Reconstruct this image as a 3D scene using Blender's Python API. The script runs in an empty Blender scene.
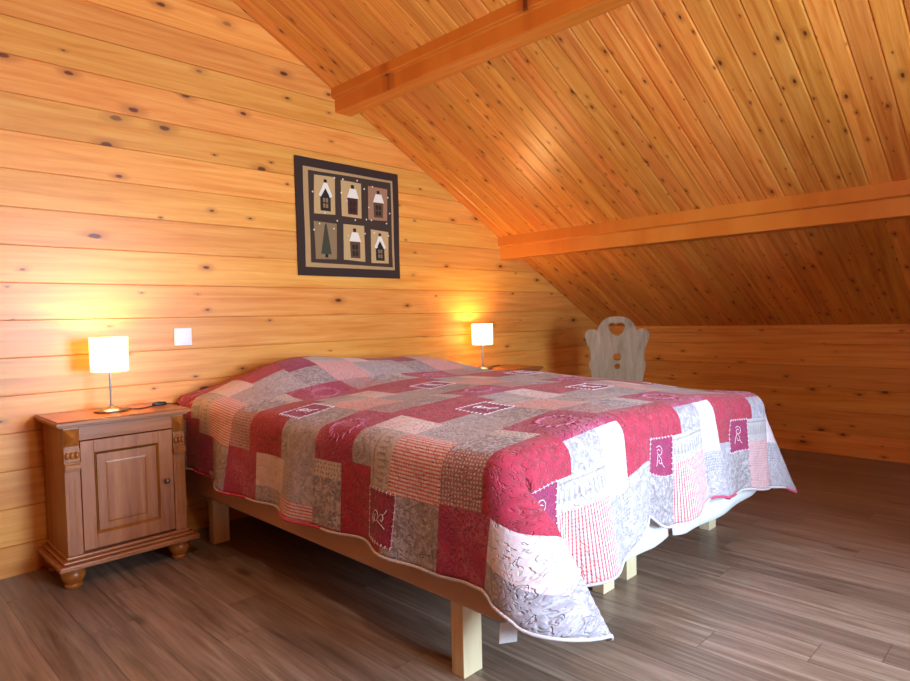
import bpy, bmesh, math, random
from mathutils import Vector, Matrix
random.seed(7)
SC = bpy.context.scene
COL = SC.collection

def srgb(r, g, b):
    f = lambda c: (c/255)/12.92 if c/255 <= .04045 else ((c/255+.055)/1.055)**2.4
    return (f(r), f(g), f(b), 1.0)

# ------------------------------------------------------------------ node helpers
class NT:
    def __init__(s, name, rough=.5):
        s.m = bpy.data.materials.new(name); s.m.use_nodes = True
        s.t = s.m.node_tree; s.p = s.t.nodes['Principled BSDF']
        s.p.inputs['Roughness'].default_value = rough
    def n(s, kind, **kw):
        x = s.t.nodes.new(kind)
        for k, v in kw.items(): setattr(x, k, v)
        return x
    def put(s, sock, v):
        if v is None: return
        if isinstance(v, bpy.types.NodeSocket): s.t.links.new(v, sock)
        else: sock.default_value = v
    def math(s, op, a, b=None, c=None, clamp=False):
        x = s.n('ShaderNodeMath', operation=op); x.use_clamp = clamp
        s.put(x.inputs[0], a); s.put(x.inputs[1], b); s.put(x.inputs[2], c)
        return x.outputs[0]
    def comb(s, a, b, c=0.0):
        x = s.n('ShaderNodeCombineXYZ')
        s.put(x.inputs[0], a); s.put(x.inputs[1], b); s.put(x.inputs[2], c)
        return x.outputs[0]
    def sep(s, v):
        x = s.n('ShaderNodeSeparateXYZ'); s.put(x.inputs[0], v); return x.outputs
    def coord(s, what='Object'):
        return s.n('ShaderNodeTexCoord').outputs[what]
    def noise(s, v, scale=1.0, detail=3.0, rough=.5, dist=0.0, color=False):
        x = s.n('ShaderNodeTexNoise'); s.put(x.inputs['Vector'], v)
        x.inputs['Scale'].default_value = scale; x.inputs['Detail'].default_value = detail
        x.inputs['Roughness'].default_value = rough; x.inputs['Distortion'].default_value = dist
        return x.outputs['Color' if color else 'Fac']
    def white(s, v, dims='2D'):
        x = s.n('ShaderNodeTexWhiteNoise', noise_dimensions=dims)
        s.put(x.inputs['W' if dims == '1D' else 'Vector'], v); return x.outputs
    def voro(s, v, scale=1.0, rnd=1.0, feature='F1', dims='2D'):
        x = s.n('ShaderNodeTexVoronoi', voronoi_dimensions=dims, feature=feature)
        s.put(x.inputs['Vector'], v); x.inputs['Scale'].default_value = scale
        x.inputs['Randomness'].default_value = rnd
        return x.outputs
    def ramp(s, v, stops, interp='LINEAR'):
        x = s.n('ShaderNodeValToRGB'); s.put(x.inputs[0], v); x.color_ramp.interpolation = interp
        e = x.color_ramp.elements
        while len(e) < len(stops): e.new(.5)
        for el, (p, c) in zip(e, stops):
            el.position = p; el.color = c if len(c) == 4 else (*c, 1)
        return x.outputs[0]
    def smooth(s, v, a, b, lo=0.0, hi=1.0):
        x = s.n('ShaderNodeMapRange', interpolation_type='SMOOTHSTEP')
        s.put(x.inputs[0], v)
        for i, k in enumerate((a, b, lo, hi)): s.put(x.inputs[1+i], k)
        return x.outputs[0]
    def mix(s, f, a, b, mode='MIX'):
        x = s.n('ShaderNodeMix', data_type='RGBA', blend_type=mode)
        s.put(x.inputs[0], f); s.put(x.inputs[6], a); s.put(x.inputs[7], b)
        return x.outputs[2]
    def bump(s, h, dist=.002, strength=1.0):
        x = s.n('ShaderNodeBump'); s.put(x.inputs['Height'], h)
        x.inputs['Distance'].default_value = dist; x.inputs['Strength'].default_value = strength
        s.t.links.new(x.outputs[0], s.p.inputs['Normal'])
    def color(s, v): s.put(s.p.inputs['Base Color'], v)

def plain(name, col, rough=.5, metal=0.0, emit=None, strength=0.0):
    n = NT(name, rough); n.color(col); n.p.inputs['Metallic'].default_value = metal
    if emit: n.p.inputs['Emission Color'].default_value = emit; n.p.inputs['Emission Strength'].default_value = strength
    # a faint mottling keeps even the plainest surface from being perfectly flat
    v = n.noise(n.coord(), 60, 2); n.put(n.p.inputs['Roughness'], n.smooth(v, .2, .8, rough*.85, min(1, rough*1.15)))
    return n.m

def pine(name, along, across, width, off, base, light, dark, knot, rough=.36, knots=.55, ks=1.0, rot=None, spec=.5, tone=.12):
    """boards running on axis `along`, stacked on axis `across` every `width` metres"""
    n = NT(name, rough)
    sx = n.sep(n.coord())
    a, c = sx[along], sx[across]
    if rot is not None:                        # axis along the roof slope
        a = n.math('DIVIDE', sx[0], math.cos(rot))
    idx = n.math('FLOOR', n.math('DIVIDE', n.math('SUBTRACT', c, off), width))
    r = n.white(idx, '1D')[0]; rv = n.white(n.math('ADD', idx, 31.7), '1D')[0]
    shift = n.math('MULTIPLY', r, 37.0)
    a2 = n.math('ADD', a, shift)
    c2 = n.math('ADD', c, n.math('MULTIPLY', rv, 5.0))
    # knots
    kv = n.comb(n.math('MULTIPLY', a2, 4.3*ks), n.math('MULTIPLY', c2, 9.5*ks))
    wob = n.noise(n.comb(n.math('MULTIPLY', a2, 30), n.math('MULTIPLY', c2, 30)), 1, 1)
    vo = n.voro(kv); d = n.math('ADD', vo['Distance'], n.math('MULTIPLY', n.math('SUBTRACT', wob, .5), .05))
    cr = n.sep(vo['Color'])
    keep = n.smooth(cr[0], knots-.02, knots+.02, 1.0, 0.0)
    size = n.math('MULTIPLY_ADD', n.math('MULTIPLY', cr[1], cr[1]), .085, .030)
    q = n.math('DIVIDE', d, size)
    core = n.math('MULTIPLY', n.smooth(q, .55, 1.1, 1, 0), keep)
    halo = n.math('MULTIPLY', n.smooth(q, .9, 3.4, 1, 0), keep)
    # grain
    gv = n.comb(n.math('MULTIPLY', a2, 1.1), n.math('MULTIPLY', n.math('ADD', c2, n.math('MULTIPLY', halo, .012)), 22), r)
    g1 = n.noise(gv, 1.6, 4, .6, .6)
    gv2 = n.comb(n.math('MULTIPLY', a2, 3.0), n.math('MULTIPLY', c2, 120), rv)
    g2 = n.noise(gv2, 1.0, 3, .6)
    col = n.ramp(g1, [(.30, dark), (.48, base), (.72, light)])
    col = n.mix(n.smooth(g2, .45, .7, 0, .28), col, dark)
    col = n.mix(n.math('MULTIPLY', halo, .55), col, n.mix(.5, dark, knot))
    col = n.mix(core, col, knot)
    hv = n.n('ShaderNodeHueSaturation'); n.put(hv.inputs['Color'], col)
    n.put(hv.inputs['Value'], n.smooth(rv, 0, 1, 1-tone, 1+tone)); n.put(hv.inputs['Hue'], n.smooth(r, 0, 1, .494, .505))
    n.color(hv.outputs[0])
    n.p.inputs['Specular IOR Level'].default_value = spec
    n.bump(n.math('ADD', g2, n.math('MULTIPLY', g1, .6)), .0006, .6)
    return n.m

def wood(name, along, base, light, dark, rough=.4, fine=60, stretch=2.0, knot=None):
    n = NT(name, rough); s = n.sep(n.coord())
    o = [0, 1, 2]; o.remove(along)
    v = n.comb(n.math('MULTIPLY', s[along], stretch), n.math('MULTIPLY', s[o[0]], fine/2), n.math('MULTIPLY', s[o[1]], fine/2))
    g = n.noise(v, 1, 4, .6, .8); g2 = n.noise(v, 4, 2, .5)
    col = n.ramp(g, [(.3, dark), (.5, base), (.75, light)])
    col = n.mix(n.smooth(g2, .5, .75, 0, .25), col, dark)
    if knot:
        k = n.voro(n.comb(n.math('MULTIPLY', s[along], 6), n.math('MULTIPLY', s[o[0]], 9), n.math('MULTIPLY', s[o[1]], 9)), dims='3D')
        col = n.mix(n.smooth(k['Distance'], .06, .22, .8, 0), col, knot)
    n.color(col); n.bump(g2, .0004, .4)
    return n.m

# ------------------------------------------------------------------ mesh helpers
def add_box(bm, x0, x1, y0, y1, z0, z1):
    v = [bm.verts.new(p) for p in ((x0,y0,z0),(x1,y0,z0),(x1,y1,z0),(x0,y1,z0),(x0,y0,z1),(x1,y0,z1),(x1,y1,z1),(x0,y1,z1))]
    for f in ((3,2,1,0),(4,5,6,7),(0,1,5,4),(1,2,6,5),(2,3,7,6),(3,0,4,7)): bm.faces.new([v[i] for i in f])
    return v
def add_lathe(bm, prof, c=(0,0,0), seg=32, caps=True):
    rings = []
    for r, z in prof:
        rings.append([bm.verts.new((c[0]+r*math.cos(2*math.pi*i/seg), c[1]+r*math.sin(2*math.pi*i/seg), c[2]+z)) for i in range(seg)])
    for a, b in zip(rings, rings[1:]):
        for i in range(seg): bm.faces.new((a[i], a[(i+1)%seg], b[(i+1)%seg], b[i]))
    if caps:
        bm.faces.new(rings[0][::-1]); bm.faces.new(rings[-1])
def add_tube(bm, pts, r, seg=8):
    pts = [Vector(p) for p in pts]; rings = []
    up = Vector((0, 0, 1))
    for i, p in enumerate(pts):
        t = (pts[min(i+1, len(pts)-1)]-pts[max(i-1, 0)]).normalized()
        s = t.cross(up)
        if s.length < .05: s = t.cross(Vector((1, 0, 0)))
        s.normalize(); w = s.cross(t).normalized()
        rings.append([bm.verts.new(p+s*r*math.cos(2*math.pi*k/seg)+w*r*math.sin(2*math.pi*k/seg)) for k in range(seg)])
    for a, b in zip(rings, rings[1:]):
        for i in range(seg): bm.faces.new((a[i], a[(i+1)%seg], b[(i+1)%seg], b[i]))
    bm.faces.new(rings[0][::-1]); bm.faces.new(rings[-1])
def extrude_profile(bm, prof, axis, a, b):
    """closed 2-D profile (list of 2-tuples on the two other axes) swept along `axis`"""
    def mk(t, p):
        if axis == 0: return (t, p[0], p[1])
        if axis == 1: return (p[0], t, p[1])
        return (p[0], p[1], t)
    A = [bm.verts.new(mk(a, p)) for p in prof]; B = [bm.verts.new(mk(b, p)) for p in prof]
    n = len(prof)
    for i in range(n): bm.faces.new((A[i], A[(i+1)%n], B[(i+1)%n], B[i]))
    bm.faces.new(A[::-1]); bm.faces.new(B)
def rounded_box(x0, x1, y0, y1, z0, z1, r, seg=3):
    bm = bmesh.new(); add_box(bm, x0, x1, y0, y1, z0, z1)
    bmesh.ops.bevel(bm, geom=bm.edges[:], offset=r, segments=seg, affect='EDGES', profile=.5)
    return bm
def obj(name, bm, mat, parent=None, bevel=0, smooth=False, seg=2):
    bmesh.ops.recalc_face_normals(bm, faces=bm.faces[:])
    me = bpy.data.meshes.new(name); bm.to_mesh(me); bm.free()
    for m in (mat if isinstance(mat, (list, tuple)) else [mat]): me.materials.append(m)
    o = bpy.data.objects.new(name, me); COL.objects.link(o)
    if parent: o.parent = parent
    if smooth:
        for p in me.polygons: p.use_smooth = True
        me.set_sharp_from_angle(angle=math.radians(38))
    if bevel:
        b = o.modifiers.new('bevel', 'BEVEL'); b.width = bevel; b.segments = seg; b.limit_method = 'ANGLE'; b.angle_limit = math.radians(40)
        b.harden_normals = False
    return o
def thing(name, label, cat, loc=(0,0,0), rz=0, group=None):
    o = bpy.data.objects.new(name, None); COL.objects.link(o); o.empty_display_size = .1
    o.location = loc; o.rotation_euler = (0, 0, rz); o['label'] = label; o['category'] = cat
    if group: o['group'] = group
    return o
def structure(o, label, cat):
    o['kind'] = 'structure'; o['label'] = label; o['category'] = cat; return o
def copy_tree(o, parent=None):
    c = o.copy(); COL.objects.link(c)
    if parent: c.parent = parent
    for ch in list(o.children): copy_tree(ch, c)
    return c

# ------------------------------------------------------------------ lighting set-up
WIN = (1.1, 2.3, .5, 1.75)
LAMP_W = 7.0
DAY_W = 74.0
SKY_W = 24.0
SPREAD = math.radians(125)
DAYC = (.60, .80, 1)
EXPO = .78
def extra_lights():
    li = bpy.data.lights.new('ceiling_lamp_light', 'POINT'); li.energy = 30; li.color = (1, .84, .62); li.shadow_soft_size = .14
    o = bpy.data.objects.new('ceiling_lamp_light', li); COL.objects.link(o); o.location = (.5, -2.9, 2.5)

# ------------------------------------------------------------------ materials
PI = math.pi
base, light, dark, knot = srgb(228,154,70), srgb(238,174,90), srgb(214,134,54), srgb(104,48,20)
BW = .15894
M = {}
M['wall'] = pine('pine_wall', 0, 2, BW, 2.3544-20*BW, base, light, dark, knot, knots=.36, ks=.85)
M['knee'] = pine('pine_knee_wall', 1, 2, BW, -BW*4, srgb(226,148,66), srgb(238,168,86), srgb(206,120,46), knot, knots=.45)
SL = .52258; ANG = math.atan(SL); XK = 5.10; ZK = .932
M['ceil'] = pine('pine_ceiling', 0, 1, .0972, -1.66, srgb(224,144,60), srgb(238,168,82), srgb(200,112,40), knot, knots=.62, ks=1.45, rot=ANG, rough=.34)
M['beam'] = pine('pine_beam', 1, 0, 3.0, -1.3, srgb(218,134,44), srgb(230,154,60), srgb(200,110,32), srgb(110,50,20), knots=.42, ks=.7, rough=.38)

def floor_mat():
    n = NT('laminate_floor', .33); s = n.sep(n.coord()); W = .143; L = 1.25
    row = n.math('FLOOR', n.math('DIVIDE', n.math('SUBTRACT', s[0], 2.46), W))
    rr = n.white(row, '1D')[0]
    y = n.math('ADD', s[1], n.math('MULTIPLY', rr, L*3))
    yi = n.math('DIVIDE', y, L); col_i = n.math('FLOOR', yi)
    rnd = n.white(n.comb(row, col_i))[0]; rnd2 = n.white(n.comb(col_i, n.math('ADD', row, 9.3)))[0]
    gx = n.math('ADD', s[0], n.math('MULTIPLY', rnd, 9)); gy = n.math('ADD', s[1], n.math('MULTIPLY', rnd2, 13))
    g = n.noise(n.comb(n.math('MULTIPLY', gx, 17), n.math('MULTIPLY', gy, 1.0)), 1.3, 5, .6, 1.3)
    g2 = n.noise(n.comb(n.math('MULTIPLY', gx, 90), n.math('MULTIPLY', gy, 3)), 1, 3, .6)
    c = n.ramp(g, [(.28, srgb(104,84,70)), (.5, srgb(140,118,102)), (.72, srgb(164,144,128))])
    c = n.mix(n.smooth(g2, .42, .72, 0, .5), c, srgb(100,80,66))
    kn = n.voro(n.comb(n.math('MULTIPLY', gx, 5), n.math('MULTIPLY', gy, 1.7)))
    kk = n.math('MULTIPLY', n.smooth(kn['Distance'], .03, .16, 1, 0), n.smooth(n.sep(kn['Color'])[0], .25, .3, 1, 0))
    c = n.mix(n.math('MULTIPLY', kk, .7), c, srgb(66,46,36))
    hv = n.n('ShaderNodeHueSaturation'); n.put(hv.inputs['Color'], c); n.put(hv.inputs['Value'], n.smooth(rnd2, 0, 1, .82, 1.16))
    fx = n.math('ABSOLUTE', n.math('SUBTRACT', n.math('FRACT', n.math('DIVIDE', n.math('SUBTRACT', s[0], 2.46), W)), .5))
    fy = n.math('ABSOLUTE', n.math('SUBTRACT', n.math('FRACT', yi), .5))
    seam = n.math('MAXIMUM', n.smooth(fx, .5-.0022/W, .5-.0008/W), n.smooth(fy, .5-.0022/L, .5-.0008/L))
    c = n.mix(n.math('MULTIPLY', seam, .4), hv.outputs[0], srgb(50,38,30))
    n.color(c)
    n.put(n.p.inputs['Roughness'], n.smooth(g, .2, .8, .30, .42))
    n.bump(n.math('SUBTRACT', n.math('MULTIPLY', g2, .15), seam), .0008, .6)
    return n.m
M['floor'] = floor_mat()
M['nightwood'] = wood('stained_nightstand_wood', 2, srgb(160,96,54), srgb(176,112,68), srgb(136,76,38), .32, 50, 3)
M['nightwood_h'] = wood('stained_nightstand_wood_crosswise', 0, srgb(160,96,54), srgb(176,112,68), srgb(136,76,38), .28, 50, 3)
M['carved'] = wood('stained_carving_wood', 2, srgb(158,90,34), srgb(178,108,46), srgb(128,66,22), .3, 50, 3)
M['groove'] = wood('stained_groove_wood', 2, srgb(160,92,26), srgb(172,104,34), srgb(132,72,18), .35, 50, 3)
M['legwood'] = wood('pale_pine_leg', 2, srgb(228,210,170), srgb(238,222,188), srgb(212,188,142), .5, 40, 2)
M['oldwood'] = wood('whitewashed_chair_wood', 2, srgb(160,140,114), srgb(180,164,142), srgb(134,112,86), .55, 34, 3, srgb(120,98,72))
M['chrome'] = plain('brushed_steel', srgb(150,152,160), .36, 1.0)
M['black'] = plain('black_plastic', srgb(18,17,18), .4)
M['white_plastic'] = plain('white_plastic', srgb(236,238,242), .35)
M['knob'] = plain('antique_brass', srgb(110,92,70), .35, .9)
def fabric(name, col, scale=500, rough=.85, amp=.0006, c2=None):
    n = NT(name, rough); co = n.coord()
    g = n.noise(co, scale, 2); n.color(n.mix(n.smooth(g, .3, .7, 0, .5), col, c2 or tuple(x*.9 for x in col[:3])+(1,)))
    n.bump(g, amp, .6); n.p.inputs['Sheen Weight'].default_value = .1
    return n.m
M['boxfabric'] = fabric('beige_bed_fabric', srgb(206,168,138), 420)
M['sheet'] = fabric('white_mattress_cover', srgb(232,234,238), 300)
M['label'] = fabric('white_care_label', srgb(235,235,238), 300)

def shade_mat():
    m = bpy.data.materials.new('glowing_fabric_shade'); m.use_nodes = True; t = m.node_tree; t.nodes.clear()
    out = t.nodes.new('ShaderNodeOutputMaterial'); add = t.nodes.new('ShaderNodeAddShader')
    tr = t.nodes.new('ShaderNodeBsdfTranslucent'); tr.inputs[0].default_value = srgb(255,238,205)
    df = t.nodes.new('ShaderNodeBsdfDiffuse'); df.inputs[0].default_value = srgb(250,236,210)
    mx = t.nodes.new('ShaderNodeMixShader'); mx.inputs[0].default_value = .45
    em = t.nodes.new('ShaderNodeEmission'); em.inputs[0].default_value = (1, .66, .27, 1); em.inputs[1].default_value = SHADE_E
    no = t.nodes.new('ShaderNodeTexNoise'); no.inputs['Scale'].default_value = 180
    mr = t.nodes.new('ShaderNodeMapRange'); mr.inputs[3].default_value = SHADE_E*.92; mr.inputs[4].default_value = SHADE_E*1.05
    t.links.new(no.outputs[0], mr.inputs[0]); t.links.new(mr.outputs[0], em.inputs[1])
    t.links.new(tr.outputs[0], mx.inputs[1]); t.links.new(df.outputs[0], mx.inputs[2])
    t.links.new(mx.outputs[0], add.inputs[0]); t.links.new(em.outputs[0], add.inputs[1]); t.links.new(add.outputs[0], out.inputs[0])
    return m
SHADE_E = 1.3
M['shade'] = shade_mat()

# ------------------------------------------------------------------ room shell
YB = -4.45                                       # wall behind the camera
zc = lambda x: ZK + (XK-abs(x))*SL
def lap_profile(zs, depth=.04, g=.0045, gd=.007):
    """outline (d, z) of stacked boards: d=0 is the face; shadow joint at each z in zs"""
    pts = []
    for z in zs[1:-1]:
        pts += [(0, z-g), (gd*.35, z-g*.45), (gd, z-g*.2), (gd, z+g*.2), (gd*.2, z+g*.3), (0, z+g*.5)]
    return [(0, zs[0])]+pts+[(0, zs[-1])]
def clip_roof(bm, over=.02):
    for s in (1, -1):
        nrm = Vector((s*SL, 0, 1)).normalized()
        bmesh.ops.bisect_plane(bm, geom=bm.verts[:]+bm.edges[:]+bm.faces[:], plane_co=(s*XK, 0, ZK+over), plane_no=nrm, clear_outer=True)
zs = [0]+[2.3544-BW*k for k in range(14, -9, -1)]
bm = bmesh.new()
prof = [(d, z) for d, z in lap_profile(zs)]+[(.12, zs[-1]), (.12, 0)]
extrude_profile(bm, prof, 0, -XK-.1, XK+.1); clip_roof(bm)
structure(obj('wall_back', bm, M['wall']), 'wide knotty pine board gable wall behind the bed head', 'wall')
zk = [0]+[.1597+BW*k for k in range(0, 5)]+[.875, ZK+.03]
for nm, s in (('wall_right', 1), ('wall_left', -1)):
    bm = bmesh.new()
    prof = [(s*(XK+d), z) for d, z in lap_profile(zk, g=.006, gd=.006)]+[(s*(XK+.1), zk[-1]), (s*(XK+.1), 0)]
    extrude_profile(bm, prof, 1, YB, .0)
    structure(obj(nm, bm, M['knee']), 'low pine board knee wall under the roof slope on the %s' % ('right' if s > 0 else 'left'), 'wall')
# gable behind the camera
WX0, WX1, WZ0, WZ1 = WIN
bm = bmesh.new()
add_box(bm, -XK-.1, WX0, YB-.12, YB, 0, 4.2); add_box(bm, WX1, XK+.1, YB-.12, YB, 0, 4.2); add_box(bm, WX0, WX1, YB-.12, YB, WZ1, 4.2)
add_box(bm, WX0, WX1, YB-.12, YB, 0, WZ0); clip_roof(bm)
structure(obj('wall_front', bm, M['wall']), 'pine board gable wall facing the foot of the bed', 'wall')
bm = bmesh.new(); add_box(bm, -XK-.1, XK+.1, YB-.12, .12, -.05, 0)
structure(obj('floor', bm, M['floor']), 'grey brown oak plank laminate floor', 'floor')

# roof slopes: tongue-and-groove boards running down the slope, chamfered joints
CW = .0972
SKX0, SKX1, SKY0, SKY1 = 2.44, 3.36, -1.66-CW*27, -1.66-CW*18
def slope_piece(bm, s, ya, yb, xa, xb):
    """boards between joints ya and yb, from xa (upper) to xb (lower)"""
    y = ya+CW; pts = []
    while y < yb-.01:
        pts += [(y-.0035, 0), (y-.0012, .0050), (y+.0004, .0050), (y+.0095, 0)]; y += CW
    prof = [(ya, 0)]+pts+[(yb, 0), (yb, .06), (ya, .06)]
    mk = lambda x, p: (s*x+s*p[1]*math.sin(ANG), p[0], zc(x)+p[1]*math.cos(ANG))
    A = [bm.verts.new(mk(xa, p)) for p in prof]; B = [bm.verts.new(mk(xb, p)) for p in prof]
    n = len(prof)
    for i in range(n): bm.faces.new((A[i], A[(i+1)%n], B[(i+1)%n], B[i]))
    bm.faces.new(A[::-1]); bm.faces.new(B)
YE = -1.66+CW*18
bm = bmesh.new(); ya = -1.66-CW*30
slope_piece(bm, -1, ya, YE, -.02, XK+.03)
slope_piece(bm, 1, ya, SKY0, -.02, XK+.03); slope_piece(bm, 1, SKY1, YE, -.02, XK+.03)
slope_piece(bm, 1, SKY0, SKY1, -.02, SKX0); slope_piece(bm, 1, SKY0, SKY1, SKX1, XK+.03)
structure(obj('ceiling', bm, M['ceil']), 'sloping ceiling of narrow knotty pine tongue and groove boards', 'ceiling')
# roof window behind the camera, set in the slope: frame and pane in slope coordinates
def slope_box(bm, x0, x1, y0, y1, d0, d1):
    v = add_box(bm, 0, 1, y0, y1, 0, 1)
    for q in v:
        x = x1 if q.co.x > .5 else x0; d = d1 if q.co.z > .5 else d0
        q.co = Vector((x+d*math.sin(ANG), q.co.y, zc(x)+d*math.cos(ANG)))
bm = bmesh.new(); fw = .06
slope_box(bm, SKX0, SKX0+fw, SKY0, SKY1, -.012, .10); slope_box(bm, SKX1-fw, SKX1, SKY0, SKY1, -.012, .10)
slope_box(bm, SKX0+fw, SKX1-fw, SKY0, SKY0+fw, -.012, .10); slope_box(bm, SKX0+fw, SKX1-fw, SKY1-fw, SKY1, -.012, .10)
win = structure(obj('window_1', bm, M['white_plastic']), 'white framed roof window in the sloping pine ceiling', 'window')
gm = bpy.data.materials.new('window_glass'); gm.use_nodes = True; t = gm.node_tree; t.nodes.clear()
o_ = t.nodes.new('ShaderNodeOutputMaterial'); mx = t.nodes.new('ShaderNodeMixShader'); tp = t.nodes.new('ShaderNodeBsdfTransparent'); gl = t.nodes.new('ShaderNodeBsdfGlossy')
gl.inputs['Roughness'].default_value = .02; fr = t.nodes.new('ShaderNodeFresnel'); t.links.new(fr.outputs[0], mx.inputs[0])
t.links.new(tp.outputs[0], mx.inputs[1]); t.links.new(gl.outputs[0], mx.inputs[2]); t.links.new(mx.outputs[0], o_.inputs[0])
bm = bmesh.new()
for x0, x1, z0, z1 in ((WX0, WX0+.06, WZ0, WZ1), (WX1-.06, WX1, WZ0, WZ1), (WX0+.06, WX1-.06, WZ0, WZ0+.06), (WX0+.06, WX1-.06, WZ1-.06, WZ1)):
    add_box(bm, x0, x1, YB-.09, YB-.02, z0, z1)
win2 = structure(obj('window_2', bm, M['white_plastic']), 'white framed window in the gable wall facing the bed', 'window')
bm = bmesh.new(); add_box(bm, WX0+.06, WX1-.06, YB-.06, YB-.052, WZ0+.06, WZ1-.06); obj('pane', bm, gm, win2)
bm = bmesh.new(); slope_box(bm, SKX0+fw, SKX1-fw, SKY0+fw, SKY1-fw, .05, .058); obj('pane', bm, gm, win)

# purlins (two stacked logs each)
def beam(name, xl, xr, zt, zb, step, label):
    zm = zb+(zt-zb)*.55
    prof = [(xl, zt+.09), (xl, zm+.004), (xl+step*.3, zm), (xl+step, zm-.003), (xl+step, zb), (xr, zb), (xr, zt+.09)]
    bm = bmesh.new(); extrude_profile(bm, prof, 1, YB, .05)
    return structure(obj(name, bm, M['beam'], bevel=.004), label, 'beam')
beam('trim_1', 2.212, 2.352, 2.44, 2.292, .024, 'thick reddish pine roof beam, the higher of the two')
beam('trim_2', 3.702, 3.85, 1.66, 1.488, .024, 'thick orange pine roof beam, the lower one near the knee wall')

# ------------------------------------------------------------------ nightstands
def make_nightstand():
    t = thing('nightstand', 'carved brown wooden nightstand with panelled door left of the bed, under the lit lamp', 'nightstand', group='nightstands beside the bed')
    W_, H_ = M['nightwood'], M['nightwood_h']
    F = -.345; BK = -.022
    # carcass
    bm = bmesh.new()
    add_box(bm, -.236, -.216, F+.02, BK, .13, .648); add_box(bm, .216, .236, F+.02, BK, .13, .648)
    add_box(bm, -.216, .216, BK-.012, BK, .13, .648); add_box(bm, -.216, .216, F+.03, BK-.012, .13, .15)
    obj('body', bm, W_, t, .002)
    bm = bmesh.new(); add_box(bm, -.18, .186, F, F+.03, .590, .648)
    obj('top_rail', bm, H_, t, .002)
    # top with moulded edge
    bm = bmesh.new()
    for o0, z0, z1 in ((.252, .648, .656), (.262, .656, .670), (.256, .670, .674)):
        add_box(bm, -o0+.0, o0, F-.022+(.262-o0), BK+.012, z0, z1)
    obj('top', bm, H_, t, .003)
    # plinth
    bm = bmesh.new()
    for o0, z0, z1 in ((.244, .118, .132), (.258, .106, .118), (.276, .084, .106)):
        add_box(bm, -o0, o0, F-.0-(o0-.236), BK, z0, z1)
    obj('plinth', bm, H_, t, .0055, seg=4)
    # pilasters
    for s in (-1, 1):
        x0, x1 = (-.236, -.180) if s < 0 else (.186, .236)
        bm = bmesh.new(); xc = (x0+x1)/2; hw = (x1-x0)/2
        add_box(bm, x0, x1, F-.001, F+.02, .132, .648)
        # fluted panel as three ribs
        p = obj('pilaster', bm, W_, t, .0015)
        bm = bmesh.new()
        for xx in (-hw*.36, hw*.36):
            add_box(bm, xc+xx-.0045, xc+xx+.0045, F-.0024, F-.0008, .20, .44)
        obj('flute', bm, M['groove'], p)
        bm = bmesh.new()
        zb, zt = .572, .640; a = (x0+.002, F-.003, zb), (x1-.002, F-.003, zb), (x1-.002, F-.003, zt), (x0+.002, F-.003, zt)
        vs = [bm.verts.new(q_) for q_ in a]; c_ = bm.verts.new((xc, F-.026, (zb+zt)/2)); bk = [bm.verts.new((q_[0], F, q_[2])) for q_ in a]
        for i in range(4): bm.faces.new((vs[i], vs[(i+1)%4], c_)); bm.faces.new((vs[i], bk[i], bk[(i+1)%4], vs[(i+1)%4]))
        bm.faces.new(bk[::-1])
        obj('carved_block', bm, M['carved'], p)
        bm = bmesh.new(); add_box(bm, x0, x1, F-.006, F, .512, .562)
        for k in (-1, 0, 1):
            m_ = Matrix.Translation((xc+k*hw*.62, F-.008, .536)) @ Matrix.Diagonal((hw*.33, .010, .015, 1))
            bmesh.ops.create_uvsphere(bm, u_segments=14, v_segments=10, radius=1, matrix=m_)
        obj('bead_carving', bm, M['carved'], p, smooth=True)
        bm = bmesh.new(); add_box(bm, x0-.001, x1+.001, F-.016, F, .482, .500); add_box(bm, x0, x1, F-.009, F, .472, .482)
        add_box(bm, x0-.001, x1+.001, F-.012, F, .500, .508)
        obj('ledge', bm, M['carved'], p, .002)
    # door
    dx0, dx1, dz0, dz1 = -.1775, .1835, .142, .586
    bm = bmesh.new()
    px0, px1, pz0, pz1 = -.128, .124, .200, .535
    for b_ in ((dx0, px0, dz0, dz1), (px1, dx1, dz0, dz1), (px0, px1, dz0, pz0), (px0, px1, pz1, dz1)):
        add_box(bm, b_[0], b_[1], F-.003, F+.018, b_[2], b_[3])
    d = obj('door', bm, W_, t, .0015)
    bm = bmesh.new()   # moulding ring between frame and raised field
    def ring(bm, x0, x1, z0, z1, w, y0, y1):
        o4 = [(x0, z0), (x1, z0), (x1, z1), (x0, z1)]; i4 = [(x0+w, z0+w), (x1-w, z0+w), (x1-w, z1-w), (x0+w, z1-w)]
        A = [bm.verts.new((a_, y0, b_)) for a_, b_ in o4]; B = [bm.verts.new((a_, y1, b_)) for a_, b_ in i4]
        for i in range(4): bm.faces.new((A[i], A[(i+1)%4], B[(i+1)%4], B[i]))
    ring(bm, px0, px1, pz0, pz1, .010, F-.006, F+.008)
    obj('moulding', bm, M['groove'], d)
    bm = bmesh.new()
    fx0, fx1, fz0, fz1 = -.083, .070, .240, .488
    rim = [(px0+.01, pz0+.01), (px1-.01, pz0+.01), (px1-.01, pz1-.01), (px0+.01, pz1-.01)]
    a_ = [bm.verts.new((u, F+.0015, v)) for u, v in rim]
    b_ = [bm.verts.new((u, F+.001, v)) for u, v in ((fx0, fz0), (fx1, fz0), (fx1, fz1), (fx0, fz1))]
    for i in range(4): bm.faces.new((a_[i], a_[(i+1)%4], b_[(i+1)%4], b_[i]))
    bm.faces.new(b_)
    obj('panel', bm, W_, d)
    bm = bmesh.new(); ring(bm, fx0-.002, fx1+.002, fz0-.002, fz1+.002, .005, F+.0, F-.001)
    obj('panel_bead', bm, M['groove'], d)
    bm = bmesh.new()
    add_lathe(bm, [(.004, 0), (.004, .010), (.010, .014), (.0115, .020), (.008, .026), (.002, .028)], seg=20)
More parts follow.
